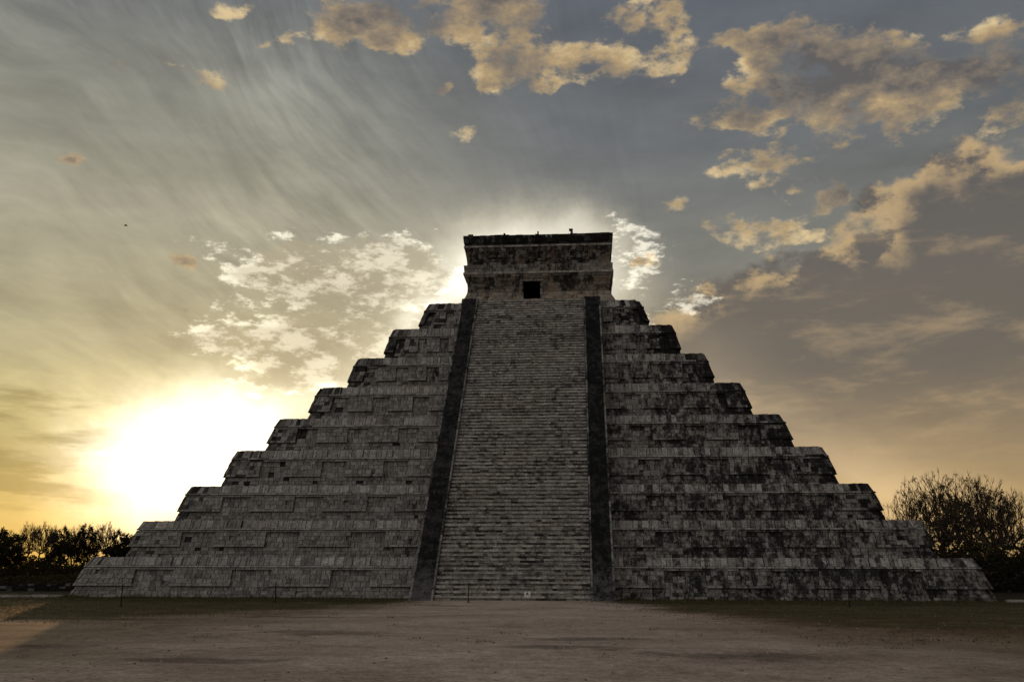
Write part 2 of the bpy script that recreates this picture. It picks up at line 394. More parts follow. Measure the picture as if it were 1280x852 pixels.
M_feather=simple('feather',(.02,.018,.016),.2,20)

# ------------------------------------------------------------------ mesh helper
class MB:
    def __init__(s): s.v=[];s.f=[];s.t=[];s.mi=[]
    def face(s,ids,tone=.5,mi=0): s.f.append(ids); s.t.append(tone); s.mi.append(mi)
    def hexa(s,P8,tone=.5,back=False,mi=0,grime=0):   # P8: bottom 4 (front-left, front-right, back-right, back-left), top 4
        b=len(s.v); s.v+= [tuple(p) for p in P8]
        for q_,dt in (((0,1,5,4),0),((1,2,6,5),grime*.8),((3,0,4,7),grime*.8),((4,5,6,7),0),((3,2,1,0),grime*1.4)): s.face([b+i for i in q_],tone-dt,mi)  # undersides and sides get a darker tone, shade painted in as shadow lines
        if back: s.face([b+i for i in (2,3,7,6)],tone,mi)
    def box(s,x0,x1,y0,y1,z0,z1,tone=.5,mi=0):
        s.hexa([(x0,y0,z0),(x1,y0,z0),(x1,y1,z0),(x0,y1,z0),(x0,y0,z1),(x1,y0,z1),(x1,y1,z1),(x0,y1,z1)],tone,True,mi)
    def tube(s,a,b_,r0,r1,n=5,tone=.5,mi=0,cap=False):
        a=Vector(a);b_=Vector(b_);dv=(b_-a)
        if dv.length<1e-6: return
        dv.normalize(); u=dv.orthogonal().normalized(); w_=dv.cross(u); k=len(s.v)
        for c_,r in((a,r0),(b_,r1)):
            for i in range(n):
                t=2*math.pi*i/n; s.v.append(tuple(c_+(u*math.cos(t)+w_*math.sin(t))*r))
        for i in range(n):
            j=(i+1)%n; s.face([k+i,k+j,k+n+j,k+n+i],tone,mi)
        if cap: s.face([k+n+i for i in range(n)],tone,mi); s.face([k+n-1-i for i in range(n)],tone,mi)
    def build(s,name,mats,parent=None):
        me=bpy.data.meshes.new(name); me.from_pydata(s.v,[],s.f)
        for m in (mats if isinstance(mats,(list,tuple)) else [mats]): me.materials.append(m)
        me.polygons.foreach_set('material_index',s.mi)
        a=me.attributes.new('tone','FLOAT','FACE'); a.data.foreach_set('value',s.t); me.update()
        o=bpy.data.objects.new(name,me); COL.objects.link(o)
        if parent: o.parent=parent
        return o
def tag(o,label=None,cat=None,group=None,kind=None):
    if label:o['label']=label
    if cat:o['category']=cat
    if group:o['group']=group
    if kind:o['kind']=kind
    return o
def empty(name,loc=(0,0,0)):
    o=bpy.data.objects.new(name,None); o.location=loc; o.empty_display_size=.5; COL.objects.link(o); return o

# ------------------------------------------------------------------ ground
def ground_h(x,y):
    r=math.hypot(x-4,y+83)
    f=max(0,1-r/90.) if abs(x)<60 and y<-30 else 0
    f*=min(1,max(0,(-30-y)/6))
    return f*(.09*mnoise.noise((x*.12,y*.2,0))+.035*mnoise.noise((x*.55,y*.9,3)))*1.2
def axis(lo,hi,step,far):
    a=[]; t=lo
    while t<=hi: a.append(t); t+=step
    s=step; t=lo
    L=[]
    while t>-far: s*=1.5; t-=s; L.append(t)
    s=step; t=hi; H=[]
    while t<far: s*=1.5; t+=s; H.append(t)
    return L[::-1]+a+H
xs=axis(-45,50,.6,3000); ys=axis(-95,-26,.45,3000)
gm=MB()
for yy in ys:
    for xx in xs: gm.v.append((xx,yy,ground_h(xx,yy)))
nx=len(xs)
for j in range(len(ys)-1):
    for i in range(nx-1): gm.face([j*nx+i,j*nx+i+1,(j+1)*nx+i+1,(j+1)*nx+i])
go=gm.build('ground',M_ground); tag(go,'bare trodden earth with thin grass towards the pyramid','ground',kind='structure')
for p_ in go.data.polygons: p_.use_smooth=True

def grassy(x,y):
    nn=mnoise.noise((x*.16,y*.16,0))*6+mnoise.noise((x*.18,y*.5,4))*4
    yy=y+nn
    lf=(-3.2-x)-max(-34-yy,0)*.42; rg=(x-3.6)-max(-33-yy,0)*.26
    e=max(lf,rg)+nn*.35
    return .8*max(0,min(1,(e+1)/6))*max(0,min(1,(yy+62)/16))
gb=MB(); cnt=0
while cnt<60000:
    x=R.uniform(-42,36); y=R.uniform(-62,-28.3)
    if R.random()>grassy(x,y) or (abs(x)<6.2 and y>-30.4): continue
    cnt+=1; a=R.uniform(0,6.28); h=R.uniform(.02,.05)*(1.5 if y>-33 else 1); wd=R.uniform(.012,.03); z=ground_h(x,y)
    k=len(gb.v); ca,sa=math.cos(a)*wd,math.sin(a)*wd
    gb.v+=[(x-ca,y-sa,z-.01),(x+ca,y+sa,z-.01),(x+R.uniform(-.03,.03),y+R.uniform(-.03,.03),z+h)]
    gb.face([k,k+1,k+2],R.random())
for _ in range(420):
    x=R.uniform(-34,30); y=R.uniform(-66,-46); 
    if not .02<grassy(x,y)<.75 and R.random()<.8: continue
    for _2 in range(R.randint(6,22)):
        xx=x+R.gauss(0,.12); yy=y+R.gauss(0,.12); a=R.uniform(0,6.28); h=R.uniform(.03,.09); wd=R.uniform(.006,.014); z=ground_h(xx,yy)
        k=len(gb.v); ca,sa=math.cos(a)*wd,math.sin(a)*wd
        gb.v+=[(xx-ca,yy-sa,z-.01),(xx+ca,yy+sa,z-.01),(xx+R.uniform(-.04,.04),yy+R.uniform(-.04,.04),z+h)]
        gb.face([k,k+1,k+2],R.random())
for _ in range(9000):
    sd_=R.choice((-1,1)); x=sd_*R.uniform(6.1,30); y=-27.95-R.random()**2*1.3
    if abs(x)>27.6: y+=R.uniform(0,2)
    a=R.uniform(0,6.28); h=R.uniform(.05,.22)*(.4+1.2*max(0,mnoise.noise((x*.5,y,8))+.3)); wd=R.uniform(.01,.025)
    k=len(gb.v); ca,sa=math.cos(a)*wd,math.sin(a)*wd
    gb.v+=[(x-ca,y-sa,-.01),(x+ca,y+sa,-.01),(x+R.uniform(-.06,.06),y+R.uniform(-.06,.06),h)]
    gb.face([k,k+1,k+2],R.random()*.5)
tag(gb.build('grass',M_grass),'thin short grass in front of the pyramid','grass',kind='stuff')
pb=MB()
for i in range(5200):
    y=-72+R.random()**1.3*40; x=R.uniform(-26,30)
    if grassy(x,y)>.6: continue
    r=.008+.03*R.random()**4; z=ground_h(x,y); k=len(pb.v)
    a=R.uniform(0,6.28)
    for t in range(5):
        pb.v.append((x+r*math.cos(a+t*1.257)*R.uniform(.8,1.4),y+r*math.sin(a+t*1.257)*R.uniform(.8,1.2),z-.004))
    for t in range(5):
        pb.v.append((x+.55*r*math.cos(a+t*1.257),y+.55*r*math.sin(a+t*1.257),z+r*R.uniform(.5,.9)))
    tn=R.random()
    for t in range(5): pb.face([k+t,k+(t+1)%5,k+5+(t+1)%5,k+5+t],tn)
    pb.face([k+5+t for t in range(5)],tn)
tag(pb.build('pebbles',M_peb),'small pebbles scattered over the bare earth','pebbles',kind='stuff')

# ------------------------------------------------------------------ pyramid
Zt=[0,2.429,4.741,7.176,9.869,12.481,15.257,18.06,21.008,23.897]
WB=[27.65,25.412,23.309,21.179,18.994,16.727,14.429,12.146,9.888]
WT=[26.784,24.76,22.586,20.399,18.201,15.936,13.68,11.456,9.01]
CXo=[.03,.07,0,0,0,0,.02,.10,.16]
HI,HO=4.475,5.857
Y0,RUN,HT=29.76,20.38,23.88        # stair foot, run, height
pyr=tag(empty('stepped_pyramid'),'huge dark stone step pyramid with a central stairway and square temple on top','pyramid')
RAD=.35
WREF=[None]
def ppt(seg,f,w_,cx):
    """point in plan on a rounded square of half width w_: seg 0 left side, 1 arc, 2 front, 3 arc, 4 right side"""
    r=RAD
    if seg==0: return (cx-w_, w_+( -w_+r-w_)*f)
    if seg==1: a=math.pi+f*math.pi/2; return (cx-w_+r+r*math.cos(a), -w_+r+r*math.sin(a))
    if seg==2:
        wr=WREF[0] or w_; xr=-wr+r+(2*wr-2*r)*f
        t=max(0,min(1,(abs(xr)-(wr-r-2.2))/2.2)); return (cx+xr+(w_-wr)*t*(1 if xr>0 else -1),-w_)
    if seg==3: a=1.5*math.pi+f*math.pi/2; return (cx+w_-r+r*math.cos(a), -w_+r+r*math.sin(a))
    return (cx+w_,-w_+r+(2*w_-r)*f)
def block_row(mb,cx,zb,zt,wb,wt,wmin,wmax,parts,jit=.018,depth=.35,gap=.013,hole=0.,tone=(0,1),topj=0.,skip=True,corner=None):
    corner=CORNER if corner is None else corner; skip=False
    """parts: list of (seg, f0, f1)"""
    wm=(wb+wt)/2; WREF[0]=WMID[0]
    for seg,f0,f1 in parts:
        L={0:2*wm-RAD,1:RAD*1.571,2:2*wm-2*RAD,3:RAD*1.571,4:2*wm-RAD}[seg]
        f=f0
        while f<f1-1e-6:
            wd=R.uniform(wmin,wmax)/L
            if seg in(1,3): wd=max(.32,wd)
            if f+wd>f1-.4*wd: wd=f1-f
            fa,fb_=f,f+wd; f+=wd
            gg=gap*R.uniform(.5,1.6)/L
            if skip and seg==2:
                xa=ppt(2,fa,wm,cx)[0]; xb=ppt(2,fb_,wm,cx)[0]
                if xa>-HI and xb<HI: continue
            j=R.uniform(-jit,jit)
            if R.random()<hole: j=-.16*R.uniform(.6,1.2)
            j2=j+R.uniform(-jit,jit)*.5
            tj=R.uniform(-topj,topj)
            zb_=zb+gap*.5; zt_=zt-gap*.5+tj
            A=[];
            for zz,ww in((zb_,wb),(zt_,wt)):
                a=ppt(seg,fa+gg,ww+j,cx); b2=ppt(seg,fb_-gg,ww+j2,cx)
                c2=ppt(seg,fb_-gg,ww-depth,cx); d2=ppt(seg,fa+gg,ww-depth,cx)
                A+=[(a[0],a[1],zz),(b2[0],b2[1],zz),(c2[0],c2[1],zz),(d2[0],d2[1],zz)]
            tn=R.uniform(*tone); tn=tn*.75+.25*R.random()
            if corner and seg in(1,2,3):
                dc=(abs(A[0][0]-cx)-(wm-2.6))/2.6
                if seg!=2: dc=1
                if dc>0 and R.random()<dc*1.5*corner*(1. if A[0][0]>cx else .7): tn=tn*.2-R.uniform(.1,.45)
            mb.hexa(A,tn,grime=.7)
WMID=[None]
CORNER=0
ALL=[(0,0,1),(1,0,1),(2,0,1),(3,0,1),(4,0,1)]
# panel pattern measured from the corner inwards, as fractions of the half face
def panel_ranges(n):
    if n==3: seq=[('p',.185),('r',.112),('p',.172),('r',.112),('p',.172),('r',.112),('p',.135)]
    else: seq=[('p',.24),('r',.17),('p',.21),('r',.17),('p',.21)]
    out=[];t=0
    for k,wd in seq:
        if k=='p': out.append((t,t+wd))
        t+=wd
    return out
for i in range(9):
    z0,z1=Zt[i],Zt[i+1]; H=z1-z0; cx=CXo[i]; wb=WB[i]+.0; wt=WT[i]-.07
    W=lambda fz,off=0:wb+(wt-wb)*fz+off
    WMID[0]=W(.5)
    CORNER=(0,.25,.55,.5,.8,.6,.9,1,1)[i]
    te=MB()
    # solid core
    def ring(wv_,zz):
        L=[]
        for seg,nf in((1,4),(3,4)):
            L+=[ppt(seg,k/4,wv_,cx) for k in range(5)]
        L+=[(cx+wv_,wv_),(cx-wv_,wv_)]
        return [(a,b2,zz) for a,b2 in L]
    r0=ring(W(0)-.10,z0-.3 if i==0 else z0-.05); r1=ring(W(1)-.08,z1-.03); k=len(te.v); n_=len(r0); te.v+=r0+r1
    for a in range(n_): te.face([k+a,k+(a+1)%n_,k+n_+(a+1)%n_,k+n_+a],.2,1)
    te.face([k+n_+a for a in range(n_)],.3,1)
    # lower and middle courses
    cuts=[0,.085,.175,.265,.41,.555,.70]
    for c0,c1 in zip(cuts,cuts[1:]):
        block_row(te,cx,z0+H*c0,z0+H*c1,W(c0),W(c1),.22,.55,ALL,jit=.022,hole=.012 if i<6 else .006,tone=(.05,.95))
    # relief on the two flanks
    rng=panel_ranges(3 if i<8 else 2)
    L0=WB[i]-HO
    def flank(seg,ff):
        for (a,b2) in ff:
            for c0,c1 in((.30,.49),(.49,.68)):
                block_row(te,cx,z0+H*c0,z0+H*c1,W(c0,.12),W(c1,.12),.22,.5,[(seg,a,b2)],jit=.015,depth=.3,tone=(.1,.9))
    ws=W(.5); full=2*ws-RAD
    fl=[((t0*L0)/full,(t1*L0)/full) for t0,t1 in rng if t0>0]
    flank(4,fl); flank(0,[(1-b2,1-a) for a,b2 in fl])
    ter=te.build('terrace',[M_wall,M_core],pyr)
    # strip under the cornice
    st_=MB()
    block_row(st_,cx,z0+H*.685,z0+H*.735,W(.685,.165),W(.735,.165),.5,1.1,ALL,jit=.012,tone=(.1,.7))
    st_.build('relief_band',M_panel,ter)
    # front panels
    wf=W(.5); Lf=2*wf-2*RAD
    for side in(-1,1):
        for (t0,t1) in rng:
            pm=MB()
            xa=WB[i]-L0*t0; xb=WB[i]-L0*t1
            def fr(xx):   # front fraction of a distance from the axis
                xx=min(xx,wf-RAD)
                return (side*xx+wf-RAD)/Lf
            a,b2=sorted((fr(xa),fr(xb)))
            segs=[(2,max(0,a),min(1,b2))]
            if t0==0:
                if side>0: segs+=[(3,0,1),(4,0,2.2/full)]
                else: segs=[(0,1-2.2/full,1),(1,0,1)]+segs
            for c0,c1 in((.285,.35),(.35,.47),(.47,.58),(.58,.685)):
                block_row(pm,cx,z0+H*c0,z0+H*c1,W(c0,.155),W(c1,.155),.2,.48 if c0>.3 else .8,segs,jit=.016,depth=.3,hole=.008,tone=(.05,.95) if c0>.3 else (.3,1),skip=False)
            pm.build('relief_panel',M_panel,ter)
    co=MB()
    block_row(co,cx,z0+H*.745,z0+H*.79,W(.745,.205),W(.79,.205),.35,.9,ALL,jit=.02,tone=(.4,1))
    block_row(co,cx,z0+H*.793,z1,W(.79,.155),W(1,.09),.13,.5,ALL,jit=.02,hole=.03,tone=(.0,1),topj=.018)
    co.build('cornice',M_corn,ter)

# stairway
stc=MB()
def stair_y(z): return -(Y0-RUN*z/HT)
k=len(stc.v)
for x in(-HI,HI):
    stc.v+=[(x,stair_y(0)+.3,-.2),(x,stair_y(HT)+.3,HT-.2),(x,-8.5,HT-.2),(x,-24,-.2)]
stc.face([k,k+1,k+5,k+4],.2); stc.face([k+1,k+2,k+6,k+5],.2)
stc.face([k,k+3,k+2,k+1],.2); stc.face([k+4,k+5,k+6,k+7],.2)
stair=stc.build('stairway',M_core,pyr)
NS=91; rise=HT/NS; run=RUN/NS
for s_ in range(NS):
    mb=MB(); z0=s_*rise; yf=-Y0+s_*run; x=-HI+.01
    rowt=R.uniform(-.25,.2)
    while x<HI-.02:
        wd=R.uniform(.2,.62)
        if x+wd>HI-.15: wd=HI-.01-x
        j=R.gauss(0,.016); 
        if R.random()<.03: j+=.07
        tz=R.gauss(0,.012); tn=min(1,max(0,R.uniform(.15,.85)+rowt)); g_=.003
        tl=R.gauss(0,.01)
        y0=yf+j; zt_=z0+rise+tz-.02*(R.random()<.2); zm=z0+.135+R.gauss(0,.006)
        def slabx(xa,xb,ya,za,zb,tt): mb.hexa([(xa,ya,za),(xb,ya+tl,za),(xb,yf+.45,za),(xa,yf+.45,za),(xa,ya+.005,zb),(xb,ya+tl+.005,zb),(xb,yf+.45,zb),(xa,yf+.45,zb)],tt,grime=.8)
        slabx(x+g_,x+wd-g_,y0+.055,z0-.01,zm-.004,R.uniform(-.30,.62)+rowt*.6)
        slabx(x+g_,x+wd-g_,y0-.015,zm,zt_,.1+.8*tn-(.45 if R.random()<.04 else 0))
        x+=wd
    mb.build('step',M_step,stair)
# balustrades
for side in(-1,1):
    core=MB()
    up=.42
    N=64
    def py(z): return stair_y(z)
    def slab(mb,xa,xb,off,z0,z1,back,tone,jy=0):
        ya,yb=py(z0)-up-off-jy,py(z1)-up-off-jy
        xa,xb=min(xa,xb),max(xa,xb)
        mb.hexa([(xa,ya,z0),(xb,ya,z0),(xb,ya+back,z0),(xa,ya+back,z0),(xa,yb,z1),(xb,yb,z1),(xb,yb+back,z1),(xa,yb+back,z1)],tone,True)
    ztop=HT+.22
    for k_ in range(N):
        a,b2=ztop*k_/N,ztop*(k_+1)/N
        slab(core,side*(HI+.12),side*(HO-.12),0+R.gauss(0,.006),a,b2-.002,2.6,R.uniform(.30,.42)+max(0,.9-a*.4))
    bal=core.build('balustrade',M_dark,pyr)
    for nm,xa,xb in(('edge_course',HI,HI+.12),('edge_course',HO-.12,HO)):
        e_=MB()
        z=0
        while z<ztop-.05:
            h=min(R.uniform(.35,.9),ztop-z)
            slab(e_,side*(xa+.004*(xa==HI)),side*(xb-.004),.03+R.gauss(0,.012),z,z+h-.012,2.5,R.random())
            z+=h
        e_.build(nm,M_rail,bal)

# ------------------------------------------------------------------ temple
TX,TY=.5,-6.785; TB=5.4     # centre x, front y, back y
tmp=MB()
Dx0,Dx1,Dz0,Dz1=-.82,.68,24.6,26.43
def wallrow(mb,zb,zt,hb,ht,jit=.015,wmin=.25,wmax=.6,tone=(0,1),door=False,cut=None,depth=.35,hole=0,topj=0):
    """front and both side walls of the temple; hb/ht half widths at bottom/top (front plane moves out with the half width)"""
    for face in('front','left','right'):
        e0=-1.0;
        A0=(TX-hb) ; 
        if face=='front': s0,s1=-1.,1.
        else: s0,s1=0.,1.
        Lm=2*hb if face=='front' else (TB-TY)
        s=s0
        while s<s1-1e-6:
            wd=R.uniform(wmin,wmax)/Lm*(s1-s0)
            if s+wd>s1-.4*wd: wd=s1-s
            a,b2=s,s+wd; s+=wd
            if face=='front':
                xa,xb=TX+hb*a,TX+hb*b2
                if door and xb>Dx0 and xa<Dx1:
                    if xa<Dx0-.12: b2=(Dx0-TX)/hb
                    elif xb>Dx1+.12: a=(Dx1-TX)/hb
                    else: continue
                if cut and any(xb>c0 and xa<c1 for c0,c1 in cut): 
                    c0,c1=[c for c in cut if xb>c[0] and xa<c[1]][0]
                    if xa<c0-.1: b2=(c0-TX)/hb
                    elif xb>c1+.1: a=(c1-TX)/hb
                    else: continue
            j=R.uniform(-jit,jit)-(.12 if R.random()<hole else 0); tj=R.uniform(-topj,topj); A=[]
            for zz,h in((zb+.005,hb),(zt-.005+tj,ht)):
                o_=h-6.3+j
                if face=='front':
                    yf=TY-o_; A+=[(TX+h*a+.006,yf,zz),(TX+h*b2-.006,yf,zz),(TX+(h-.1)*b2-.006,yf+depth,zz),(TX+(h-.1)*a+.006,yf+depth,zz)]
                else:
                    sg=1 if face=='right' else -1
                    y_a=TY-(h-6.3)+(TB-TY)*a+.006; y_b=TY-(h-6.3)*(1-b2)+(TB-TY)*b2-.006
                    xx=TX+sg*(h+j)
                    if sg>0: A+=[(xx,y_a,zz),(xx,y_b,zz),(xx-depth,y_b,zz),(xx-depth,y_a+.1,zz)]
                    else: A+=[(xx,y_b,zz),(xx,y_a,zz),(xx+depth,y_a+.1,zz),(xx+depth,y_b,zz)]
            mb.hexa(A,min(1,max(0,R.uniform(*tone))))
temple=MB()
# core walls as slabs with a real doorway and room
ix=.55
temple.box(TX-6.1,Dx0-.01,TY+.15,TY+1.3,23.8,30.2,.3); temple.box(Dx1+.01,TX+6.1,TY+.15,TY+1.3,23.8,30.2,.3)
temple.box(Dx0-.01,Dx1+.01,TY+.15,TY+1.3,Dz1+.01,30.2,.3); temple.box(Dx0-.01,Dx1+.01,TY-.2,TY+1.3,23.8,Dz0-.01,.3)
temple.box(TX-6.1,TX-5.2,TY+1.31,TB-.1,23.8,30.2,.3); temple.box(TX+5.2,TX+6.1,TY+1.31,TB-.1,23.8,30.2,.3)
temple.box(TX-5.19,TX+5.19,TB-1.1,TB-.1,23.8,30.2,.3); temple.box(TX-5.19,TX+5.19,TY+1.31,TB-1.11,29.5,30.2,.3)
temple.box(TX-5.19,TX+5.19,TY+1.31,TB-1.11,23.85,Dz0-.02,.3)
temp=temple.build('temple',M_core,pyr)
wl=MB()
zz=[25.5,25.78,26.06,26.3,26.58,26.84]; hh=[6.28,6.27,6.28,6.30,6.40,6.47]
for a in range(5): wallrow(wl,zz[a],zz[a+1],hh[a],hh[a+1],door=zz[a]<26.4,jit=.015,wmin=.3,wmax=.8,tone=(.1,.9))
wl.build('wall',M_temple,temp)
fl=MB(); zz=[23.93,24.2,24.45,24.75,25.1,25.48]; hh=[6.82,6.80,6.74,6.60,6.42,6.30]
for a in range(5): wallrow(fl,zz[a],zz[a+1],hh[a],hh[a+1],door=zz[a+1]>24.8 or a==2 and False,jit=.02,wmin=.3,wmax=.7,tone=(.2,1))
fl.build('sloping_base',M_flare,temp)
mo=MB(); wallrow(mo,26.85,27.07,6.50,6.58,jit=.02,wmin=.4,wmax=1.,tone=(.0,.6)); wallrow(mo,27.08,27.3,6.64,6.64,jit=.02,wmin=.4,wmax=1.1,tone=(.4,1)); wallrow(mo,27.31,27.62,6.56,6.58,jit=.02,tone=(.1,.6)); wallrow(mo,27.63,27.95,6.58,6.60,jit=.035,wmin=.3,wmax=.8,tone=(.0,.6),hole=.08)
mo.build('moulding',M_mould,temp)
def pan(a0,a1): 
    return (TX-6.17+ (a0-105)/993*13.34, TX-6.17+(a1-105)/993*13.34)
TX0=.5-6.67
def tp(a): return TX0+(a-105)/993*13.34
pans=[(tp(265),tp(405)),(tp(528),tp(645)),(tp(805),tp(940))]
frz=MB(); zz=[27.96,28.3,28.62,28.94,29.26,29.58]; hh=[6.33,6.34,6.38,6.44,6.50,6.56]
for a in range(5): wallrow(frz,zz[a],zz[a+1],hh[a],hh[a+1],jit=.03,wmin=.25,wmax=.6,tone=(0,1),cut=pans if 1<=a<=3 else None,hole=.03)
fz=frz.build('frieze',M_frieze,temp)
for (a,b2) in pans:
    m_=MB(); yb_=TY-.02
    m_.box(a+.01,b2-.01,yb_,yb_+.2,28.31,29.25,.2)
    # frame and worn stone mosaic inside the niche
    m_.box(a+.01,b2-.01,yb_-.10,yb_,29.17,29.25,.9); m_.box(a+.01,a+.09,yb_-.10,yb_,28.31,29.165,.7); m_.box(b2-.09,b2-.01,yb_-.10,yb_,28.31,29.165,.7)
    for u in range(6):
        for v in range(4):
            if R.random()<.2: continue
            xa=a+.13+(b2-a-.26)*u/6; xb=a+.13+(b2-a-.26)*(u+1)/6-.02; za=28.36+.19*v; 
            m_.box(xa,xb,yb_-R.uniform(.02,.11),yb_,za,za+.175,R.random())
    m_.build('niche_relief',M_frieze,fz)
cp=MB(); wallrow(cp,29.6,29.78,6.60,6.62,jit=.015,wmin=.4,wmax=1,tone=(.3,1))
cp.build('upper_moulding',M_mould,temp)
cc=MB(); wallrow(cc,29.79,30.02,6.56,6.58,jit=.02,wmin=.4,wmax=1,tone=(0,.8)); wallrow(cc,30.03,30.4,6.62,6.66,jit=.025,wmin=.3,wmax=.8); wallrow(cc,30.41,30.72,6.66,6.67,jit=.02,wmin=.3,wmax=.8,topj=.035)
cc.box(TX-6.45,TX+6.45,TY+.2,TB+.3,30.21,30.66,.3)
cap=cc.build('roof_cap',M_cap,temp)
lt=MB(); lt.box(Dx0-.25,Dx1+.3,TY-.12,TY+.35,Dz1+.01,Dz1+.24,.9); lt.box(Dx0-.02,Dx1+.5,TY-.20,TY+.1,Dz1+.26,Dz1+.40,.7)
lt.build('door_lintel',M_temple,temp)
# broken stones left standing along the roof edge
def stub(boxes,y=TY-.15):
    m_=MB()
    for x0,x1,z0,z1 in boxes: m_.box(x0,x1,y,y+.35,z0,z1,R.random())
    m_.build('roof_stone',M_cap,temp)
stub([(tp(135),tp(168),30.68,30.93)]); stub([(tp(372),tp(384),30.68,30.97),(tp(384.5),tp(395),30.68,30.83)])
stub([(tp(598),tp(607),30.7,31.08)]); stub([(tp(818),tp(834),30.7,30.98),(tp(824),tp(834),30.985,31.12),(tp(809),tp(834),31.125,31.25)])
stub([(tp(455),tp(500),30.7,30.80)]); stub([(tp(1000),tp(1030),30.7,30.79)])

# ------------------------------------------------------------------ kerb and low rubble wall
for nm,xa,xb,ya,yb,lab in(('kerb',-60,-27.75,-28.9,-28.45,'pale low stone kerb running left from the pyramid base'),('kerb',27.75,60,-30.6,-32.,'pale low stone kerb running right from the pyramid base')):
    kb=MB(); x=xa
    while x<xb:
        wd=R.uniform(.5,1.1); f=(x-xa)/(xb-xa); y=ya+(yb-ya)*f
        if xa>0: y=-28.5-1.5*max(0,min(1,(x-27.7)/4))-.03*(x-27.7)
        j=R.uniform(-.02,.02)
        kb.box(x+.01,x+wd-.01,y+j,y+.45+j,-.1,.15+R.uniform(-.015,.015),R.random()); x+=wd
    tag(kb.build(nm,M_kerb),lab,'kerb','stone kerbs at the foot of the pyramid')
rw=MB(); 
for row in range(3):
    x=-47.
    while x<-31:
        wd=R.uniform(.25,.6); j=R.uniform(-.05,.05)
        rw.box(x+.02,x+wd-.02,-12+j+.16*row,-11.2,row*.2-.02,row*.2+.18+R.uniform(-.05,.04),R.uniform(-1.2,.1)); x+=wd
tag(rw.build('rubble_wall',M_wall),'low rough stone wall below the trees left of the pyramid','wall')

# ------------------------------------------------------------------ barrier posts, sign, bird
proto=None
plabs=['thin dark barrier post in front of the pyramid near the left corner','thin dark barrier post on the grass between left corner and stairway','thin dark barrier post standing before the foot of the stairway','thin dark barrier post just right of the dark right balustrade','thin dark barrier post in front of the pyramid towards the right corner']
for k_,(x,y) in enumerate([(-17.08,-41.41),(-11.61,-36.15),(-2.05,-33.34),(7.88,-31.06),(16.93,-36.23)]):
    if proto is None:
        proto=empty('barrier_post')
        m_=MB(); m_.tube((0,0,-.05),(0,0,.98),.028,.024,8); m_.build('pole',M_iron,proto)
        m_=MB(); m_.tube((0,0,.94),(0,0,1.0),.040,.036,8,cap=True); m_.build('top_cap',M_iron,proto)
        m_=MB(); m_.tube((0,0,-.02),(0,0,.03),.09,.08,10,cap=True); m_.build('foot_plate',M_iron,proto)
        o=proto
    else:
        o=proto.copy(); COL.objects.link(o)
        for ch in proto.children:
            c_=ch.copy(); COL.objects.link(c_); c_.parent=o
    o.location=(x,y,ground_h(x,y)); o.rotation_euler=(rad(R.uniform(-1.5,1.5)),rad(R.uniform(-1.5,1.5)),R.uniform(0,3))
    tag(o,plabs[k_],'post','barrier posts in front of the pyramid')
sg=tag(empty('notice_sign',(1.02,-32.17,0)),'small white notice sign on two short legs at the foot of the stairway','sign')
m_=MB()
m_.box(-.165,.165,-.012,.012,.27,.55,.5)
pl=m_.build('sign_plate',M_white,sg)
m_=MB(); m_.box(-.06,.05,-.018,-.0125,.40,.46,.5); m_.box(-.025,.03,-.018,-.0125,.465,.505,.5); m_.box(-.085,-.03,-.018,-.0125,.345,.39,.5); m_.box(.035,.08,-.018,-.0125,.345,.39,.5)
m_.build('pictogram',M_black,pl)
for x in(-.09,.09):
    m_=MB(); m_.tube((x,.03,-.05),(x,.03,.50),.014,.014,8,cap=True); m_.build('leg',M_galv,sg)
bl=Vector((CAMX,CAMY,CAMZ))+direc(157,282)*90
bd=tag(empty('bird',bl),'tiny dark bird flying high in the sky on the left','bird')
m_=MB()
prof=[(-.16,.004),(-.11,.03),(-.02,.045),(.06,.036),(.10,.026),(.13,.03),(.16,.02),(.19,.003)]
for (a,ra),(b2,rb) in zip(prof,prof[1:]): m_.tube((a,0,0),(b2,0,0),ra,rb,8)
m_.build('body',M_feather,bd)
for s_ in(-1,1):
    m_=MB(); 
    P1=[(.06,.02,.02),(-.06,.02,.02),(.08,.22,.09),(-.05,.22,.085),(-.02,.42,.04),(-.09,.40,.04)]
    for zz_ in(0,.008):
        for a in P1: m_.v.append((a[0],s_*a[1],a[2]+zz_))
    for q4 in((0,1,3,2),(2,3,5,4),(6,8,9,7),(8,10,11,9),(0,2,8,6),(2,4,10,8),(1,7,9,3),(3,9,11,5),(4,5,11,10)): m_.face(list(q4))
    m_.build('wing',M_feather,bd)
m_=MB(); m_.hexa([(-.27,-.04,0),(-.27,.04,0),(-.13,.015,0),(-.13,-.015,0),(-.27,-.04,.008),(-.27,.04,.008),(-.13,.015,.01),(-.13,-.015,.01)],.5,True); m_.build('tail',M_feather,bd)
bd.rotation_euler=(rad(12),0,rad(35))

